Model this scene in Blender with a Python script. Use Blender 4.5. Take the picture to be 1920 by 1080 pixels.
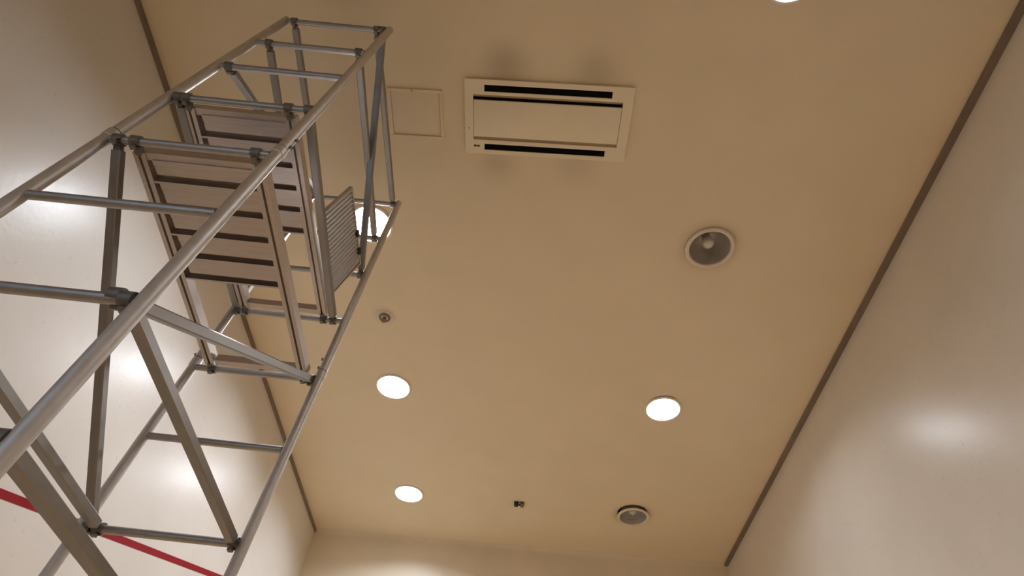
import bpy, bmesh, math, random
from mathutils import Vector, Matrix
random.seed(3)
for o in list(bpy.data.objects):
    bpy.data.objects.remove(o)
SC = bpy.context.scene
COL = SC.collection

# ------------------------------------------------------------------ room size (metres)
CAMZ = 1.55                      # eye height
H = 4.5936 + CAMZ                # ceiling height
XL, XR, YF, YB = -3.1442, 3.2558, 8.6894, -1.06

# ------------------------------------------------------------------ camera
cam = bpy.data.cameras.new('camera')
cam.sensor_width = 36.0
cam.lens = 1083.978 / 1920 * 36.0
cam.clip_start = 0.02
camo = bpy.data.objects.new('camera', cam)
COL.objects.link(camo)
Rm = Matrix(((0.99693098, -0.06929211, 0.03643106),
             (-0.03215797, -0.78675894, -0.61642212),
             (0.07137566, 0.61335876, -0.78657266)))
camo.matrix_world = Matrix.Translation((0, 0, CAMZ)) @ Rm.to_4x4()
SC.camera = camo

# ------------------------------------------------------------------ world (cool light from behind the glass door and the added window)
w = bpy.data.worlds.new('world')
SC.world = w
w.use_nodes = True
bg = w.node_tree.nodes['Background']
bg.inputs['Color'].default_value = (0.45, 0.63, 0.90, 1)
bg.inputs['Strength'].default_value = 1.1

LAMP = 165.0                      # radiance of a lit downlight
SC.view_settings.view_transform = 'Standard'
SC.view_settings.look = 'None'
SC.view_settings.exposure = 0.60
SC.view_settings.gamma = 1.0
SC.view_settings.use_curve_mapping = False
SC.cycles.max_bounces = 16
SC.cycles.diffuse_bounces = 10
SC.cycles.glossy_bounces = 6
SC.cycles.use_denoising = True
SC.cycles.sample_clamp_indirect = 8.0
SC.cycles.caustics_reflective = False
SC.cycles.caustics_refractive = False


# ------------------------------------------------------------------ materials
def newmat(name):
    m = bpy.data.materials.new(name)
    m.use_nodes = True
    return m, m.node_tree, m.node_tree.nodes['Principled BSDF']


def simple(name, col, rough=0.5, metal=0.0, var=0.08, scale=20.0, bump=0.0, spec=0.5):
    m, nt, p = newmat(name)
    tc = nt.nodes.new('ShaderNodeTexCoord')
    nz = nt.nodes.new('ShaderNodeTexNoise')
    nz.inputs['Scale'].default_value = scale
    nz.inputs['Detail'].default_value = 4
    nt.links.new(tc.outputs['Object'], nz.inputs['Vector'])
    rp = nt.nodes.new('ShaderNodeValToRGB')
    rp.color_ramp.elements[0].position = 0.3
    rp.color_ramp.elements[1].position = 0.7
    rp.color_ramp.elements[0].color = (*[max(0, c * (1 - var)) for c in col], 1)
    rp.color_ramp.elements[1].color = (*[min(1, c * (1 + var)) for c in col], 1)
    nt.links.new(nz.outputs['Fac'], rp.inputs['Fac'])
    nt.links.new(rp.outputs['Color'], p.inputs['Base Color'])
    p.inputs['Roughness'].default_value = rough
    p.inputs['Metallic'].default_value = metal
    p.inputs['Specular IOR Level'].default_value = spec
    if bump:
        b = nt.nodes.new('ShaderNodeBump')
        b.inputs['Strength'].default_value = bump
        b.inputs['Distance'].default_value = 0.002
        nt.links.new(nz.outputs['Fac'], b.inputs['Height'])
        nt.links.new(b.outputs['Normal'], p.inputs['Normal'])
    return m


def wall_mat(name, col, rough):
    """satin plaster of a court: faint roller texture, ball marks, scuffs"""
    m, nt, p = newmat(name)
    N, L = nt.nodes, nt.links
    tc = N.new('ShaderNodeTexCoord')
    big = N.new('ShaderNodeTexNoise'); big.inputs['Scale'].default_value = 1.3; big.inputs['Detail'].default_value = 5
    sp = N.new('ShaderNodeTexNoise'); sp.inputs['Scale'].default_value = 19; sp.inputs['Detail'].default_value = 6; sp.inputs['Roughness'].default_value = 0.7
    fine = N.new('ShaderNodeTexNoise'); fine.inputs['Scale'].default_value = 30; fine.inputs['Detail'].default_value = 5
    for n in (big, sp, fine):
        L.new(tc.outputs['Object'], n.inputs['Vector'])
    r1 = N.new('ShaderNodeValToRGB')
    r1.color_ramp.elements[0].position = 0.3; r1.color_ramp.elements[1].position = 0.7
    r1.color_ramp.elements[0].color = (*[c * 0.95 for c in col], 1)
    r1.color_ramp.elements[1].color = (*[min(1, c * 1.03) for c in col], 1)
    L.new(big.outputs['Fac'], r1.inputs['Fac'])
    r2 = N.new('ShaderNodeValToRGB')
    r2.color_ramp.elements[0].position = 0.61; r2.color_ramp.elements[1].position = 0.70
    r2.color_ramp.elements[0].color = (0, 0, 0, 1); r2.color_ramp.elements[1].color = (0.28, 0.28, 0.28, 1)
    L.new(sp.outputs['Fac'], r2.inputs['Fac'])
    mx = N.new('ShaderNodeMix'); mx.data_type = 'RGBA'
    L.new(r2.outputs['Color'], mx.inputs['Factor'])
    L.new(r1.outputs['Color'], mx.inputs['A'])
    mx.inputs['B'].default_value = (0.36, 0.33, 0.32, 1)
    L.new(mx.outputs['Result'], p.inputs['Base Color'])
    rr = N.new('ShaderNodeMapRange')
    rr.inputs['To Min'].default_value = rough - 0.05; rr.inputs['To Max'].default_value = rough + 0.07
    L.new(sp.outputs['Fac'], rr.inputs['Value'])
    L.new(rr.outputs['Result'], p.inputs['Roughness'])
    p.inputs['Specular IOR Level'].default_value = 0.27
    b = N.new('ShaderNodeBump'); b.inputs['Strength'].default_value = 0.25; b.inputs['Distance'].default_value = 0.003
    L.new(fine.outputs['Fac'], b.inputs['Height'])
    L.new(b.outputs['Normal'], p.inputs['Normal'])
    return m


def ceiling_mat(name, col, spots):
    """matt ceiling paint with sooty marks where air blows past the fittings, plus painted rim shadow at a lamp"""
    m, nt, p = newmat(name)
    N, L = nt.nodes, nt.links
    tc = N.new('ShaderNodeTexCoord')
    nz = N.new('ShaderNodeTexNoise'); nz.inputs['Scale'].default_value = 2.0; nz.inputs['Detail'].default_value = 6
    L.new(tc.outputs['Object'], nz.inputs['Vector'])
    r1 = N.new('ShaderNodeValToRGB')
    r1.color_ramp.elements[0].position = 0.3; r1.color_ramp.elements[1].position = 0.7
    r1.color_ramp.elements[0].color = (*[c * 0.975 for c in col], 1)
    r1.color_ramp.elements[1].color = (*[min(1, c * 1.02) for c in col], 1)
    L.new(nz.outputs['Fac'], r1.inputs['Fac'])
    total = None
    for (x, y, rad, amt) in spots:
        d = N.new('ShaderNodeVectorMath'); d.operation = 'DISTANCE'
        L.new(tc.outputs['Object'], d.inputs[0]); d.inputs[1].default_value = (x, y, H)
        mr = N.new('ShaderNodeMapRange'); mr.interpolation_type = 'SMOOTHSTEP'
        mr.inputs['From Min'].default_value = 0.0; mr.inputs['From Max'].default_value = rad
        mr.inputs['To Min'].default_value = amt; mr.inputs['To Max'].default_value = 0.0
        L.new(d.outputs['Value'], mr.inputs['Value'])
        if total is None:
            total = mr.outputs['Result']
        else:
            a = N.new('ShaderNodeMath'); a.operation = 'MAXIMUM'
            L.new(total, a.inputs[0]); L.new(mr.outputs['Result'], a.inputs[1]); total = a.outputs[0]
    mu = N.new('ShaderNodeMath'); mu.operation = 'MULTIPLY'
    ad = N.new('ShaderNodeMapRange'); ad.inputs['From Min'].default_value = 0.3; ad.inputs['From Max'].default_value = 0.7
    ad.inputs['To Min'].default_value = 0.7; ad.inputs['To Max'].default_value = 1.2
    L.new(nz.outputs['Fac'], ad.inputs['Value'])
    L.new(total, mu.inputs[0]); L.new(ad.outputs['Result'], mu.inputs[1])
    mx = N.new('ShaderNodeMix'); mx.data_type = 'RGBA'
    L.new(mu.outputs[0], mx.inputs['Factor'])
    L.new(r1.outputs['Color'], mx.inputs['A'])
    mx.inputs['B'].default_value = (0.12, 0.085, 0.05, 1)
    L.new(mx.outputs['Result'], p.inputs['Base Color'])
    p.inputs['Roughness'].default_value = 0.5
    p.inputs['Specular IOR Level'].default_value = 0.35
    b = N.new('ShaderNodeBump'); b.inputs['Strength'].default_value = 0.1; b.inputs['Distance'].default_value = 0.002
    f = N.new('ShaderNodeTexNoise'); f.inputs['Scale'].default_value = 40
    L.new(tc.outputs['Object'], f.inputs['Vector']); L.new(f.outputs['Fac'], b.inputs['Height'])
    L.new(b.outputs['Normal'], p.inputs['Normal'])
    return m


def metal_mat(name, col, rough, stretch=(4, 4, 4)):
    m, nt, p = newmat(name)
    N, L = nt.nodes, nt.links
    tc = N.new('ShaderNodeTexCoord')
    mp = N.new('ShaderNodeMapping'); mp.inputs['Scale'].default_value = stretch
    nz = N.new('ShaderNodeTexNoise'); nz.inputs['Scale'].default_value = 6; nz.inputs['Detail'].default_value = 6
    L.new(tc.outputs['Object'], mp.inputs['Vector']); L.new(mp.outputs['Vector'], nz.inputs['Vector'])
    r = N.new('ShaderNodeValToRGB')
    r.color_ramp.elements[0].position = 0.3; r.color_ramp.elements[1].position = 0.7
    r.color_ramp.elements[0].color = (*[c * 0.92 for c in col], 1)
    r.color_ramp.elements[1].color = (*[min(1, c * 1.06) for c in col], 1)
    L.new(nz.outputs['Fac'], r.inputs['Fac']); L.new(r.outputs['Color'], p.inputs['Base Color'])
    mr = N.new('ShaderNodeMapRange')
    mr.inputs['To Min'].default_value = rough - 0.06; mr.inputs['To Max'].default_value = rough + 0.08
    L.new(nz.outputs['Fac'], mr.inputs['Value']); L.new(mr.outputs['Result'], p.inputs['Roughness'])
    p.inputs['Metallic'].default_value = 1.0
    return m


def wood_mat(name):
    m, nt, p = newmat(name)
    N, L = nt.nodes, nt.links
    tc = N.new('ShaderNodeTexCoord')
    br = N.new('ShaderNodeTexBrick')
    br.inputs['Scale'].default_value = 1.0
    br.inputs['Brick Width'].default_value = 1.4; br.inputs['Row Height'].default_value = 0.07
    br.inputs['Mortar Size'].default_value = 0.0015
    br.inputs['Color1'].default_value = (0.74, 0.54, 0.31, 1); br.inputs['Color2'].default_value = (0.68, 0.48, 0.26, 1)
    br.inputs['Mortar'].default_value = (0.2, 0.12, 0.06, 1)
    mp = N.new('ShaderNodeMapping'); mp.inputs['Rotation'].default_value = (0, 0, math.pi / 2)
    L.new(tc.outputs['Object'], mp.inputs['Vector']); L.new(mp.outputs['Vector'], br.inputs['Vector'])
    L.new(br.outputs['Color'], p.inputs['Base Color'])
    p.inputs['Roughness'].default_value = 0.4
    return m


def emit_mat(name, col, strength):
    m, nt, p = newmat(name)
    p.inputs['Base Color'].default_value = (0.8, 0.8, 0.8, 1)
    p.inputs['Emission Color'].default_value = (*col, 1)
    p.inputs['Emission Strength'].default_value = strength
    return m


WALLC = (0.735, 0.693, 0.638)
M = dict(
    wall=wall_mat('court_wall_paint', WALLC, 0.30),
    front=wall_mat('front_wall_paint', (0.77, 0.69, 0.56), 0.38),
    ceiling=ceiling_mat('ceiling_paint', (0.83, 0.735, 0.56), [
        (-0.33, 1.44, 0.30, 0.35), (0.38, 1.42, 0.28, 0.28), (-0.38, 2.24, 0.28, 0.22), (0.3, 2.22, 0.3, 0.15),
        (1.61, 2.96, 0.36, 0.75), (1.62, 7.53, 0.34, 0.6), (-1.58, 0.69, 0.42, 0.6),  # first mark: dirt and rim shadow painted together round an unlit lamp
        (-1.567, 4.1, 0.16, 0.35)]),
    trim=simple('trim_grey_brown', (0.23, 0.175, 0.145), 0.55, var=0.12, scale=6),
    red=simple('red_line_paint', (0.27, 0.004, 0.012), 0.6, var=0.1, scale=8, spec=0.15),
    floor=wood_mat('maple_floor'),
    alu=metal_mat('tower_aluminium', (0.40, 0.385, 0.37), 0.44),
    alu_post=metal_mat('post_aluminium', (0.62, 0.60, 0.58), 0.52),
    alu_brace=metal_mat('brace_aluminium', (0.29, 0.275, 0.262), 0.42, (9, 2, 9)),
    alu_plank=metal_mat('deck_aluminium', (0.56, 0.505, 0.47), 0.46, (1, 14, 14)),
    claw=simple('dark_cast_hook', (0.20, 0.19, 0.18), 0.5, 0.6, var=0.2),
    black=simple('black_plastic', (0.012, 0.011, 0.010), 0.6, var=0.2),
    slot=simple('shade_black', (0.006, 0.005, 0.004), 0.8, var=0.2, spec=0.08),  # black stands in for the shade deep inside the air slots
    ac=simple('cream_plastic', (0.90, 0.82, 0.655), 0.45, var=0.02, scale=3),
    acgap=simple('cream_recess', (0.42, 0.34, 0.22), 0.6, var=0.05),
    hatch=simple('cream_hatch_paint', (0.83, 0.73, 0.56), 0.5, var=0.02, scale=3),
    rim=simple('cream_lamp_rim', (0.80, 0.72, 0.60), 0.4, var=0.04),
    reflector=simple('reflector_satin', (0.64, 0.615, 0.59), 0.4, 0.6, var=0.06),
    bulb=simple('frosted_bulb', (0.75, 0.72, 0.66), 0.3, var=0.03),
    lit=emit_mat('lit_lens', (0.92, 0.985, 1.08), LAMP),
    lit_dim=emit_mat('dim_lit_lens', (0.92, 0.975, 1.05), LAMP * 0.34),  # weakest emission, set to balance brightness on the right wall
    lit_half=emit_mat('half_lit_lens', (0.92, 0.975, 1.05), LAMP * 0.54),  # reduced emission, tuned to the right wall's brightness
    rubber=simple('castor_rubber', (0.03, 0.03, 0.03), 0.6),
    brown=simple('sprinkler_bronze', (0.20, 0.14, 0.10), 0.45, 0.3),
)
gm, gnt, gp = newmat('clear_glass')
gp.inputs['Transmission Weight'].default_value = 1.0
gp.inputs['Roughness'].default_value = 0.0
gp.inputs['IOR'].default_value = 1.45
gp.inputs['Base Color'].default_value = (0.93, 0.98, 0.97, 1)
M['glass'] = gm


# ------------------------------------------------------------------ mesh helpers
def link(name, me, mat=None, parent=None, loc=(0, 0, 0), rot=None):
    o = bpy.data.objects.new(name, me)
    COL.objects.link(o)
    if me is not None and mat is not None and not me.materials:
        me.materials.append(mat)
    if parent is not None:
        o.parent = parent
    o.location = loc
    if rot is not None:
        o.rotation_euler = rot
    return o


def mesh(bm, name='mesh', smooth=True, angle=0.6):
    bmesh.ops.recalc_face_normals(bm, faces=bm.faces)
    if smooth:
        for f in bm.faces:
            f.smooth = True
        for e in bm.edges:
            if len(e.link_faces) == 2 and e.calc_face_angle(0) > angle:
                e.smooth = False
    me = bpy.data.meshes.new(name)
    bm.to_mesh(me)
    bm.free()
    return me


def add_box(bm, lo, hi, bev=0.0, mat=None):
    lo, hi = Vector(lo), Vector(hi)
    c, s = (lo + hi) / 2, hi - lo
    r = bmesh.ops.create_cube(bm, size=1.0)
    vs = r['verts']
    for v in vs:
        v.co = Vector((v.co.x * s.x, v.co.y * s.y, v.co.z * s.z)) + c
    if bev:
        es = list({e for v in vs for e in v.link_edges})
        r2 = bmesh.ops.bevel(bm, geom=es, offset=bev, segments=2, affect='EDGES', profile=0.5)
        vs = list({v for f in r2['faces'] for v in f.verts} | {v for v in vs if v.is_valid})
    if mat is not None:
        bmesh.ops.transform(bm, matrix=mat, verts=[v for v in vs if v.is_valid])
    return vs


def box(lo, hi, bev=0.0):
    bm = bmesh.new()
    add_box(bm, lo, hi, bev)
    return mesh(bm)


def add_tube(bm, p, q, r, seg=20, cap=True, r2=None):
    p, q = Vector(p), Vector(q)
    d = (q - p)
    m = Matrix.Translation((p + q) / 2) @ d.to_track_quat('Z', 'Y').to_matrix().to_4x4()
    bmesh.ops.create_cone(bm, cap_ends=cap, segments=seg, radius1=r, radius2=r if r2 is None else r2, depth=d.length, matrix=m)


def tube(p, q, r, seg=20):
    bm = bmesh.new()
    add_tube(bm, p, q, r, seg)
    return mesh(bm)


def add_lathe(bm, prof, seg=40, close=False):
    rings = []
    for (r, z) in prof:
        if r < 1e-6:
            rings.append([bm.verts.new((0, 0, z))])
        else:
            rings.append([bm.verts.new((r * math.cos(2 * math.pi * i / seg), r * math.sin(2 * math.pi * i / seg), z)) for i in range(seg)])
    pairs = list(zip(rings[:-1], rings[1:]))
    if close:
        pairs.append((rings[-1], rings[0]))
    for a, b in pairs:
        for i in range(seg):
            j = (i + 1) % seg
            if len(a) == 1 and len(b) == 1:
                continue
            if len(a) == 1:
                bm.faces.new((a[0], b[i], b[j]))
            elif len(b) == 1:
                bm.faces.new((a[i], a[j], b[0]))
            else:
                bm.faces.new((a[i], a[j], b[j], b[i]))


def lathe(prof, seg=40, close=False, angle=0.6):
    bm = bmesh.new()
    add_lathe(bm, prof, seg, close)
    return mesh(bm, angle=angle)


def add_extrude(bm, pts, axis_from, axis_to, u, v):
    """closed 2-D outline pts in the (u, v) frame swept from axis_from to axis_to"""
    A, B, u, v = Vector(axis_from), Vector(axis_to), Vector(u), Vector(v)
    a = [bm.verts.new(A + u * p[0] + v * p[1]) for p in pts]
    b = [bm.verts.new(B + u * p[0] + v * p[1]) for p in pts]
    n = len(pts)
    for i in range(n):
        bm.faces.new((a[i], a[(i + 1) % n], b[(i + 1) % n], b[i]))
    bm.faces.new(a[::-1])
    bm.faces.new(b)


def struct(o):
    o['kind'] = 'structure'
    return o


def thing(name, label, cat, loc=(0, 0, 0), rotz=0.0, group=None):
    o = bpy.data.objects.new(name, None)
    o.empty_display_size = 0.1
    COL.objects.link(o)
    o.location = loc
    o.rotation_euler = (0, 0, rotz)
    o['label'] = label
    o['category'] = cat
    if group:
        o['group'] = group
    return o


# ------------------------------------------------------------------ room shell
TOP = H + 0.5
struct(link('floor', box((XL - 0.2, YB - 0.2, -0.1), (XR + 0.2, YF + 0.2, 0)), M['floor']))
struct(link('wall_left', box((XL - 0.2, YB - 0.2, 0), (XL, YF + 0.2, TOP)), M['wall']))
struct(link('wall_right', box((XR, YB - 0.2, 0), (XR + 0.2, YF + 0.2, TOP)), M['wall']))
# front wall with a small cove up into the ceiling
bm = bmesh.new()
rc = 0.07
pts = [(YF + 0.2, 0.0), (YF, 0.0), (YF, H - rc)]
for i in range(1, 9):
    a = math.pi / 2 * i / 8
    pts.append((YF - rc + rc * math.cos(a), H - rc + rc * math.sin(a)))
pts += [(YF - rc, TOP), (YF + 0.2, TOP)]
add_extrude(bm, pts, (XL, 0, 0), (XR, 0, 0), (0, 1, 0), (0, 0, 1))
struct(link('wall_front', mesh(bm), M['front']))
# back wall: plaster, with a glass door and an unseen window added for its cool light
DX0, DX1, DZ = 0.5, 1.4, 2.05
GX0, GX1, GZ0, GZ1 = XL + 0.12, -1.15, 2.05, 3.5
bm = bmesh.new()
for lo, hi in (((XL, 0), (DX0, GZ0)), ((XL, GZ0), (GX0, GZ1)), ((GX1, GZ0), (DX0, GZ1)), ((DX0, DZ), (DX1, GZ1)),
               ((DX1, 0), (XR, GZ1)), ((XL, GZ1), (XR, TOP))):
    add_box(bm, (lo[0], YB - 0.2, lo[1]), (hi[0], YB, hi[1]))
struct(link('wall_back', mesh(bm, smooth=False), M['wall']))
struct(link('added_window_1', box((GX0, YB - 0.11, GZ0), (GX1, YB - 0.098, GZ1)), M['glass']))
d = struct(link('door_1', box((DX0 + 0.005, YB - 0.013, 0.008), (DX1 - 0.005, YB - 0.001, DZ - 0.005)), M['glass']))
hb = bmesh.new()
add_tube(hb, (DX1 - 0.09, YB + 0.03, 0.95), (DX1 - 0.09, YB + 0.03, 1.25), 0.012)
add_tube(hb, (DX1 - 0.09, YB, 0.97), (DX1 - 0.09, YB + 0.03, 0.97), 0.01)
add_tube(hb, (DX1 - 0.09, YB, 1.23), (DX1 - 0.09, YB + 0.03, 1.23), 0.01)
link('handle', mesh(hb), M['alu'], d)

# ceiling: one sheet with real round openings for the downlights
LX, LY = (-1.583, 1.614), (0.69, 2.958, 5.215, 7.475)
HOLE = 0.205
bm = bmesh.new()
cell = 0.30
xs = [XL, LX[0] - cell, LX[0] + cell, LX[1] - cell, LX[1] + cell, XR]
ys = [YB]
for y in LY:
    ys += [y - cell, y + cell]
ys.append(YF)
SEG = 40


def quad(x0, y0, x1, y1, z):
    bm.faces.new([bm.verts.new(c) for c in ((x0, y0, z), (x1, y0, z), (x1, y1, z), (x0, y1, z))])


for i in range(len(xs) - 1):
    for j in range(len(ys) - 1):
        if i in (1, 3) and j % 2 == 1:
            cx, cy = LX[i // 2], LY[j // 2]
            inner, outer, up = [], [], []
            for s in range(SEG):
                a = 2 * math.pi * s / SEG
                c, sn = math.cos(a), math.sin(a)
                kk = cell / max(abs(c), abs(sn))
                inner.append(bm.verts.new((cx + HOLE * c, cy + HOLE * sn, H)))
                outer.append(bm.verts.new((cx + kk * c, cy + kk * sn, H)))
                up.append(bm.verts.new((cx + HOLE * c, cy + HOLE * sn, H + 0.025)))
            for s in range(SEG):
                t = (s + 1) % SEG
                bm.faces.new((inner[s], outer[s], outer[t], inner[t]))
                bm.faces.new((inner[s], inner[t], up[t], up[s]))
        else:
            quad(xs[i], ys[j], xs[i + 1], ys[j + 1], H)
quad(XL - 0.2, YB - 0.2, XR + 0.2, YF + 0.2, TOP)  # unseen closing sheet above, added to keep world light from leaking in
bmesh.ops.remove_doubles(bm, verts=bm.verts, dist=1e-5)
me = mesh(bm, smooth=False)
struct(link('ceiling', me, M['ceiling']))

# grey-brown strips where the side walls meet the ceiling
struct(link('trim_1', box((XL, YB, H - 0.05), (XL + 0.022, YF - 0.02, H - 0.002)), M['trim']))
struct(link('trim_2', box((XR - 0.055, YB, H - 0.03), (XR, YF - 0.02, H - 0.002)), M['trim']))
# red out-of-court line sloping up the left wall
bm = bmesh.new()
z0 = lambda y: 0.762 + 0.3125 * y + CAMZ
add_extrude(bm, [(YB, z0(YB) - 0.027), (YF, z0(YF) - 0.027), (YF, z0(YF) + 0.027), (YB, z0(YB) + 0.027)],
            (XL, 0, 0), (XL + 0.002, 0, 0), (0, 1, 0), (0, 0, 1))
struct(link('trim_3', mesh(bm, smooth=False), M['red']))

# ------------------------------------------------------------------ scaffold tower
W, LEN = 0.735, 1.4007
ZR = [4.2458, 3.7106, 3.2336, 2.7337, 2.2212, 1.7332, 1.2331, 0.733, 0.233, -0.267, -0.767, -1.2]
ZR = [z + CAMZ for z in ZR]
PR, RR = 0.0254, 0.0185
tower = thing('scaffold_tower', 'tall aluminium mobile scaffold tower with ladder frames, two platforms and diagonal braces', 'scaffold',
              (-1.1378, 1.1140, 0.0), 0.04336)
JOINT = 2.286 + CAMZ
PTOP = ZR[0] + 0.035
PBOT = 0.17
up_len, lo_len = PTOP - JOINT, JOINT - PBOT


def post_mesh(length, cap):
    bm = bmesh.new()
    prof = [(0, 0), (PR - 0.002, 0), (PR, 0.002), (PR, length - 0.003), (PR - 0.003, length), (0, length)]
    add_lathe(bm, prof, 24)
    return mesh(bm)


me_up, me_lo = post_mesh(up_len, True), post_mesh(lo_len, False)
bm = bmesh.new()
add_lathe(bm, [(PR - 0.003, -0.0015), (PR + 0.0004, -0.0015), (PR + 0.0004, 0.0015), (PR - 0.003, 0.0015)], 24, close=True)
me_seam = mesh(bm)
bm = bmesh.new()
add_lathe(bm, [(PR, -0.055), (PR + 0.0035, -0.052), (PR + 0.0035, -0.003), (PR, -0.0015)], 24)
me_collar = mesh(bm)


def pin_mesh():
    bm = bmesh.new()
    add_tube(bm, (0, 0, -0.002), (0, 0, 0.006), 0.007, 10)
    add_tube(bm, (0, 0, 0.006), (0, 0, 0.010), 0.010, 10)
    return mesh(bm)


me_pin = pin_mesh()
corners = [(0, 0, 'A'), (-W, 0, 'B'), (0, LEN, 'C'), (-W, LEN, 'D')]
for (x, y, n) in corners:
    up = link('post', me_up, M['alu_post'], tower, (x, y, JOINT))
    lo = link('post', me_lo, M['alu_post'], tower, (x, y, PBOT))
    link('seam_ring', me_seam, M['black'], lo, (0, 0, lo_len))
    link('collar', me_collar, M['alu_post'], lo, (0, 0, lo_len - 0.004))
    sx = -1 if x < -0.1 else (-1 if n == 'C' else 1)
    for dz in (0.03, 0.10):
        link('pin', me_pin, M['claw'], up, (sx * PR, 0, dz), (0, sx * math.pi / 2, 0))

# rungs, with little cups where they are welded to the posts
bm = bmesh.new()
hw = W / 2 - PR * 0.92
add_tube(bm, (-hw, 0, 0), (hw, 0, 0), RR, 20, cap=True)
me_rung = mesh(bm)
for y in (0, LEN):
    for z in ZR:
        link('rung', me_rung, M['alu'], tower, (-W / 2, y, z))


# ---- braces: square aluminium tube, an open claw at each end that hooks over a rung
def claw_mesh(wd=0.039):
    """claw around a rung that runs along local X; the brace comes in from local +Y"""
    bm = bmesh.new()
    ri, ro = RR + 0.001, RR + 0.009
    out = []
    n = 16
    a0, a1 = math.radians(-50), math.radians(262)
    for i in range(n + 1):
        a = a0 + (a1 - a0) * i / n
        out.append((ro * math.cos(a), ro * math.sin(a)))
    for i in range(n, -1, -1):
        a = a0 + (a1 - a0) * i / n
        out.append((ri * math.cos(a), ri * math.sin(a)))
    nn = n + 1
    A = [bm.verts.new((-wd / 2, p[0], p[1])) for p in out]
    B = [bm.verts.new((wd / 2, p[0], p[1])) for p in out]
    t = len(out)
    for i in range(t):
        bm.faces.new((A[i], A[(i + 1) % t], B[(i + 1) % t], B[i]))
    for i in range(n):
        bm.faces.new((A[i], A[i + 1], A[t - 2 - i], A[t - 1 - i]))
        bm.faces.new((B[i], B[i + 1], B[t - 2 - i], B[t - 1 - i]))
    # locking tongue under the rung
    add_box(bm, (-wd * 0.3, -0.004, -ro - 0.012), (wd * 0.3, 0.02, -ro + 0.003), 0.002)
    add_box(bm, (-wd * 0.36, ro - 0.003, -0.016), (wd * 0.36, ro + 0.03, 0.016), 0.003)
    return mesh(bm)


me_claw = claw_mesh()
BW = 0.042


def brace_mesh(length, bw=BW):
    """square tube with rounded corners, along +Y from 0 to length"""
    h, c = bw / 2, 0.005
    side = [(-h + c, -h), (h - c, -h)]
    pts = []
    for q in range(4):
        ca, sa = math.cos(q * math.pi / 2), math.sin(q * math.pi / 2)
        for (a, b) in side:
            pts.append((a * ca - b * sa, a * sa + b * ca))
    bm = bmesh.new()
    add_extrude(bm, pts, (0, 0, 0), (0, length, 0), (1, 0, 0), (0, 0, 1))
    return mesh(bm, angle=0.4)


def brace(x0, r0, x1, r1, dz=0.0):
    """from rung r0 of the near frame to rung r1 of the far frame"""
    p, q = Vector((x0, 0, ZR[r0] + dz)), Vector((x1, LEN, ZR[r1]))
    d = (q - p)
    gap = 0.045
    me = brace_mesh(d.length - 2 * gap)
    u = d.normalized()
    xax = Vector((1, 0, 0))
    xax = (xax - u * xax.dot(u)).normalized()
    zax = xax.cross(u)
    mt = Matrix((xax, u, zax)).transposed()
    o = link('brace', me, M['alu_brace'], tower, p + u * gap)
    o.rotation_euler = mt.to_euler()
    link('hook', me_claw, M['claw'], o, (0, -gap, 0))
    link('hook', me_claw, M['claw'], o, (0, d.length - gap, 0), (0, 0, math.pi))
    return o


brace(-0.668, 0, -0.672, 0)          # left hand rails
brace(-0.632, 1, -0.665, 1)
brace(-0.668, 2, -0.715 + 0.03, 0)        # left upper diagonal
brace(-0.062, 1, -0.062, 1)          # right hand rails
brace(-0.085, 0, -0.045, 0)
brace(-0.040, 0, -0.040, 2)          # right upper diagonal
brace(-0.036, 3, -0.078, 3)          # right toe rail at the upper deck
brace(-0.690, 3, -0.700, 3)
brace(-0.678, 4, -0.690, 6)          # left diagonal below the lower deck
brace(-0.649, 6, -0.651, 6)          # left horizontal
brace(-0.045, 6, -0.045, 6)          # right horizontal
brace(-0.086, 6, -0.045, 4, 0.012)          # right diagonal
brace(-0.036, 7, -0.036, 7)          # right horizontal lower


# ---- platforms
def stile_mesh(wd, y0, y1, ht=0.056):
    """hollow deck edge rail with a deep groove along its underside"""
    h = wd / 2
    g = 0.006
    pts = [(-h, 0), (-g, 0), (-g, 0.022), (g, 0.022), (g, 0), (h, 0), (h, ht), (-h, ht)]
    bm = bmesh.new()
    add_extrude(bm, pts, (0, y0, 0), (0, y1, 0), (1, 0, 0), (0, 0, 1))
    return mesh(bm, angle=0.4)


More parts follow.
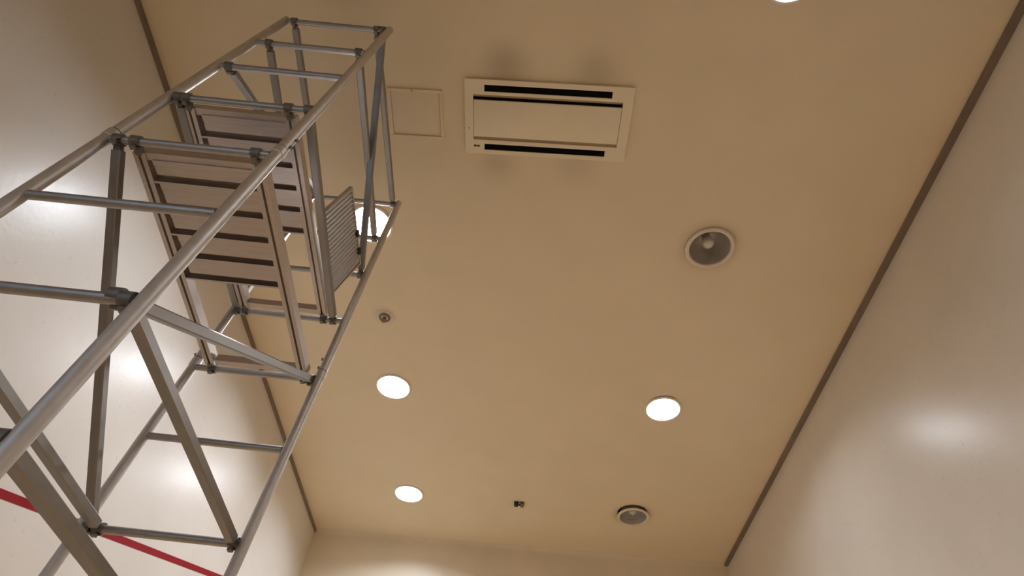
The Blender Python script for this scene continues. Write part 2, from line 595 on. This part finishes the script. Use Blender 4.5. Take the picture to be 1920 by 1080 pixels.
def platform(zr, xa0, xa1, xb0, xb1, ypan, ribs, wd=0.054):
    """deck hooked over rungs at height zr; stile centre lines left xa0->xa1, right xb0->xb1"""
    base = zr - 0.012
    ya, yb = 0.045, LEN - 0.045
    xl, xr = (xa0 + xa1) / 2 + wd / 2 - 0.004, (xb0 + xb1) / 2 - wd / 2 + 0.004
    tp = 0.060
    bm = bmesh.new()
    # top skin of the hollow deck
    add_box(bm, (xl, ya, 0.048), (xr, ypan, 0.056))
    o = link('platform', mesh(bm), M['alu_plank'], tower, (0, 0, base))
    L = yb - ya
    for (a, b) in ((xa0, xa1), (xb0, xb1)):
        me = stile_mesh(wd, 0, L)
        s = link('stile', me, M['alu_plank'], o, (a, ya, 0), (0, 0, -math.atan2(b - a, L)))
        for (xx, yy, ro) in ((a, 0, 0), (b, LEN, math.pi)):
            link('hook', me_claw, M['claw'], o, (xx, yy, 0.012), (0, 0, ro))
    t, slot = 0.003, 0.031
    y_prev = ya + 0.030
    for y in ribs:
        # rib: upright web closing the hollow deck, with a short lip along its foot
        rb = bmesh.new()
        pts = [(-0.010, 0), (0, 0), (0, 0.047), (-t, 0.047), (-t, t), (-0.010, t)]
        add_extrude(rb, pts, (xl, 0, 0), (xr, 0, 0), (0, 1, 0), (0, 0, 1))
        link('rib', mesh(rb, angle=0.3), M['alu_plank'], o, (0, y + 0.010, 0.001))
        # lower board, stopping short of the rib and of the left rail: the hollow shows through the slots
        bb = bmesh.new()
        L1 = y - slot - y_prev
        st = min(0.034, L1 * 0.35)
        pts = [(0, 0), (st, 0), (st + 0.003, 0.004), (L1, 0.004), (L1, 0.0075), (0, 0.0075)]
        add_extrude(bb, pts, (xl + 0.033, 0, 0), (xr, 0, 0), (0, 1, 0), (0, 0, 1))
        link('board', mesh(bb, angle=0.3), M['alu_plank'], o, (0, y_prev, 0.002))
        y_prev = y + 0.010
    for yy in (ya, yb - 0.035):
        eb = bmesh.new()
        pts = [(0, 0.008), (0.035, 0.008), (0.035, 0.056), (0, 0.056)]
        add_extrude(eb, pts, (xl, 0, 0), (xr, 0, 0), (0, 1, 0), (0, 0, 1))
        link('end_beam', mesh(eb, angle=0.3), M['alu_plank'], o, (0, yy, 0))
    return o


p1 = platform(ZR[3], -0.648, -0.648, -0.137, -0.140, 0.76, (0.19, 0.325, 0.46, 0.595, 0.735))
p2 = platform(ZR[4], -0.603, -0.618, -0.083, -0.083, 0.745, (0.178, 0.322, 0.457, 0.592, 0.722))

# raised trapdoor of the upper platform, ribbed tread towards the right
TY0, TY1, TW = 0.655, 1.222, 0.345
bm = bmesh.new()
nr = 19
pitch = (TY1 - TY0) / nr
pts = [(0, -0.012)]
for i in range(nr):
    y = i * pitch
    pts += [(y + 0.002, 0.0), (y + pitch * 0.3, 0.005), (y + pitch * 0.62, 0.005), (y + pitch * 0.9, 0.0)]
pts += [(TY1 - TY0, 0.0), (TY1 - TY0, -0.012)]
add_extrude(bm, pts, (0, 0, 0), (TW, 0, 0), (0, 1, 0), (0, 0, -1))
door = link('trapdoor', mesh(bm, angle=0.3), M['alu'], p1, (-0.082, TY0, 0.082))
door.rotation_euler = (0, -math.radians(77.5), 0)
fb = bmesh.new()
Tl = TY1 - TY0
add_box(fb, (0, -0.012, -0.008), (TW, 0.0, 0.016), 0.001)
add_box(fb, (0, Tl, -0.008), (TW, Tl + 0.012, 0.016), 0.001)
add_box(fb, (TW, -0.012, -0.008), (TW + 0.012, Tl + 0.012, 0.016), 0.001)
link('edge_frame', mesh(fb, angle=0.3), M['alu_plank'], door)
for yy in (0.33, 0.47):
    link('latch', box((TW - 0.008, yy - 0.022, -0.016), (TW + 0.02, yy + 0.022, -0.004), 0.002), M['black'], door)

# ---- castors under the four posts
for (x, y, n) in corners:
    bm = bmesh.new()
    add_tube(bm, (0, 0, 0.13), (0, 0, 0.19), 0.019, 16)
    add_box(bm, (-0.032, -0.03, 0.12), (0.032, 0.03, 0.132), 0.003)
    for s in (-1, 1):
        add_box(bm, (s * 0.03 - 0.003, -0.025, 0.05), (s * 0.03 + 0.003, 0.025, 0.125), 0.001)
    c = link('castor', mesh(bm), M['claw'], tower, (x, y, 0))
    bm = bmesh.new()
    add_lathe(bm, [(0, -0.02), (0.06, -0.02), (0.07, -0.014), (0.07, 0.014), (0.06, 0.02), (0, 0.02)], 28)
    link('wheel', mesh(bm), M['rubber'], c, (0, 0, 0.07), (0, math.pi / 2, 0))

# ------------------------------------------------------------------ downlights
rim_me = lathe([(0.185, 0.0), (0.190, -0.012), (0.204, -0.016), (0.219, -0.010), (0.2235, 0.0), (0.2235, 0.004), (0.185, 0.004)], 56, close=True)
refl_me = lathe([(0.1855, 0.0), (0.178, 0.06), (0.160, 0.13), (0.125, 0.20), (0.07, 0.235), (0.0, 0.24)], 56, angle=1.2)
bm = bmesh.new()
add_lathe(bm, [(0, 0.045), (0.03, 0.048), (0.052, 0.068), (0.058, 0.10), (0.050, 0.14), (0.034, 0.18), (0.030, 0.215)], 24)
bulb_me = mesh(bm, angle=1.2)
sock_me = lathe([(0.036, 0.195), (0.036, 0.238)], 24)
lens_me = lathe([(0.0, 0.088), (0.10, 0.090), (0.164, 0.096), (0.164, 0.104), (0.0, 0.104)], 56)


def downlight(x, y, lit, label, drop=0.0, tilt=(0, 0)):
    t = thing('downlight', label, 'light', (x, y, H - drop), 0, 'round ceiling downlights')
    t.rotation_euler = (tilt[0], tilt[1], 0)
    link('rim', rim_me, M['rim'], t)
    r = link('reflector', refl_me, M['reflector'], t)
    if lit:
        link('lens', lens_me.copy(), (None, M['lit'], M['lit_half'], M['lit_dim'])[int(lit)], t)
    else:
        b = link('bulb', bulb_me, M['bulb'], t)
        link('socket', sock_me, M['rim'], b)
    return t


downlight(LX[0], LY[0], False, 'unlit round downlight just above the top edge of the picture, over the tower top')
downlight(-1.575, LY[1] - 0.008, True, 'lit white round downlight seen through the scaffold braces beside the raised trapdoor')
downlight(-1.577, LY[2], True, 'lit white round downlight just past the small bronze sprinkler, nearest left of centre')
downlight(-1.568, 7.455, True, 'lit white round downlight furthest away, close to the front wall')
downlight(1.625, 0.675, 3, 'lit white round downlight cut off by the top edge, right of the air conditioner')
downlight(1.611, 2.961, False, 'unlit large round downlight with a cream rim and dark reflector, right of centre', 0.012)
downlight(1.618, 5.247, 2, 'lit white round downlight on the right, between two unlit ones')
downlight(1.627, 7.505, False, 'unlit round downlight sagging from its dark hole near the front wall', 0.045, (0.0, 0.0))

# ------------------------------------------------------------------ air conditioner cassette
ax0, ax1, ay0, ay1 = -0.655, 0.690, 1.520, 2.147
TH = 0.028
ac = thing('air_conditioner', 'cream rectangular ceiling air conditioner with long black air slots', 'air conditioner',
           ((ax0 + ax1) / 2, (ay0 + ay1) / 2, H))
cx, cy = (ax0 + ax1) / 2, (ay0 + ay1) / 2
holes = [(-0.497, 0.518, 1.560, 1.614), (-0.586, 0.611, 1.640, 2.022), (-0.493, 0.520, 2.056, 2.110)]
holes = [(a - cx, b - cx, c - cy, d - cy) for a, b, c, d in holes]
X = sorted({ax0 - cx, ax1 - cx} | {v for h in holes for v in h[:2]})
Y = sorted({ay0 - cy, ay1 - cy} | {v for h in holes for v in h[2:]})
bm = bmesh.new()
for i in range(len(X) - 1):
    for j in range(len(Y) - 1):
        mx_, my_ = (X[i] + X[i + 1]) / 2, (Y[j] + Y[j + 1]) / 2
        if any(h[0] < mx_ < h[1] and h[2] < my_ < h[3] for h in holes):
            continue
        add_box(bm, (X[i], Y[j], -TH), (X[i + 1], Y[j + 1], -0.012))
bmesh.ops.remove_doubles(bm, verts=bm.verts, dist=1e-5)
# drop the internal double walls so the panel is one clean sheet with openings
seen = {}
for f in list(bm.faces):
    key = tuple(round(v, 4) for v in f.calc_center_median())
    seen.setdefault(key, []).append(f)
bmesh.ops.delete(bm, geom=[f for v in seen.values() if len(v) > 1 for f in v], context='FACES_ONLY')
panel = link('panel', mesh(bm, smooth=False), M['ac'], ac)
link('body', box((X[0] + 0.02, Y[0] + 0.02, -0.0125), (X[-1] - 0.02, Y[-1] - 0.02, -0.002)), M['acgap'], ac)
for h in (holes[0], holes[2]):
    sl = link('air_slot', box((h[0] + 0.0005, h[2] + 0.0005, -0.018), (h[1] - 0.0005, h[3] - 0.0005, -0.006)), M['slot'], ac)
    fb = bmesh.new()
    ym = (h[2] + h[3]) / 2
    add_extrude(fb, [(-0.018, -0.019), (0.016, -0.026), (0.016, -0.024), (-0.018, -0.0175)], (h[0] + 0.004, ym, 0), (h[1] - 0.004, ym, 0), (0, 1, 0), (0, 0, 1))
    link('flap', mesh(fb, smooth=False), M['slot'], sl)
h = holes[1]
link('recess', box((h[0] + 0.0005, h[2] + 0.0005, -0.015), (h[1] - 0.0005, h[3] - 0.0005, -0.006)), M['acgap'], ac)  # darker cream carries the shading of the gap round the cover
link('cover_gap_shade', box((h[0] + 0.001, h[2] + 0.020, -0.018), (h[1] - 0.001, h[2] + 0.050, -0.012)), M['slot'], ac)  # dark strip added as painted shade in the cover's near gap
link('intake_cover', box((h[0] + 0.004, 1.683 - cy, -0.034), (h[1] - 0.004, 1.992 - cy, -0.016), 0.003), M['ac'], ac)
for dx in (-0.583, -0.556):
    link('indicator', box((dx - cx + 0.0, 2.070 - cy, -TH - 0.002), (dx - cx + 0.023, 2.084 - cy, -TH + 0.002)), M['black'], ac)
link('screw', lathe([(0, -TH - 0.002), (0.006, -TH - 0.001), (0.007, -TH + 0.001), (0, -TH + 0.001)], 12), M['acgap'], ac, (-0.622 - cx, 1.925 - cy, 0))

# ------------------------------------------------------------------ access hatch
hx0, hx1, hy0, hy1 = -1.290, -0.839, 1.632, 2.048
hc = ((hx0 + hx1) / 2, (hy0 + hy1) / 2)
hat = thing('access_panel', 'square cream ceiling access panel in a thin raised frame left of the air conditioner', 'hatch', (*hc, H))
hw, hd, fw = (hx1 - hx0) / 2, (hy1 - hy0) / 2, 0.024
for (lo, hi) in (((-hw, -hd, -0.018), (hw, -hd + fw, 0)), ((-hw, hd - fw, -0.018), (hw, hd, 0)),
                 ((-hw, -hd + fw, -0.018), (-hw + fw, hd - fw, 0)), ((hw - fw, -hd + fw, -0.018), (hw, hd - fw, 0))):
    link('frame', box(lo, hi, 0.004), M['hatch'], hat)
link('cover', box((-hw + fw + 0.003, -hd + fw + 0.003, -0.005), (hw - fw - 0.003, hd - fw - 0.003, 0), 0.001), M['hatch'], hat)
link('latch', lathe([(0, -0.022), (0.008, -0.021), (0.009, -0.017), (0, -0.017)], 14), M['acgap'], hat, (-0.02, -hd + fw * 0.5, 0.0))

# ------------------------------------------------------------------ sprinkler
sp = thing('sprinkler', 'small round bronze sprinkler head on the ceiling between the tower and a lit lamp', 'sprinkler', (-1.562, 4.105, H))
sp.scale = (1.22, 1.22, 1.22)
link('rosette', lathe([(0, 0), (0.074, 0), (0.072, -0.006), (0.060, -0.010), (0.052, -0.008), (0.048, -0.012), (0.034, -0.020), (0.0, -0.020)], 36), M['rim'], sp)
link('ring', lathe([(0.036, -0.016), (0.050, -0.016), (0.050, -0.022), (0.036, -0.026)], 36, close=True), M['brown'], sp)
bm = bmesh.new()
add_lathe(bm, [(0.0, -0.018), (0.014, -0.02), (0.014, -0.034), (0.007, -0.036), (0.006, -0.05), (0.0, -0.05)], 20)
for s in (-1, 1):
    add_tube(bm, (s * 0.013, 0, -0.03), (s * 0.006, 0, -0.055), 0.003, 8)
add_lathe(bm, [(0.0, -0.054), (0.024, -0.053), (0.026, -0.056), (0.0, -0.058)], 20)
link('nozzle', mesh(bm), M['brown'], sp)

# ------------------------------------------------------------------ small dark ceiling bracket
cb = thing('ceiling_bracket', 'small dark metal bracket with a bright notch on the ceiling near the front wall', 'bracket', (0.013, 7.475, H))
link('base_plate', box((-0.070, -0.052, -0.006), (0.070, 0.052, 0), 0.001), M['black'], cb)
link('lug', box((-0.066, -0.05, -0.040), (-0.014, 0.03, -0.006), 0.003), M['black'], cb)
link('lug', box((0.020, -0.05, -0.034), (0.066, 0.045, -0.006), 0.003), M['brown'], cb)
link('tab', box((-0.012, -0.05, -0.016), (0.018, -0.004, -0.006), 0.002), M['alu'], cb)
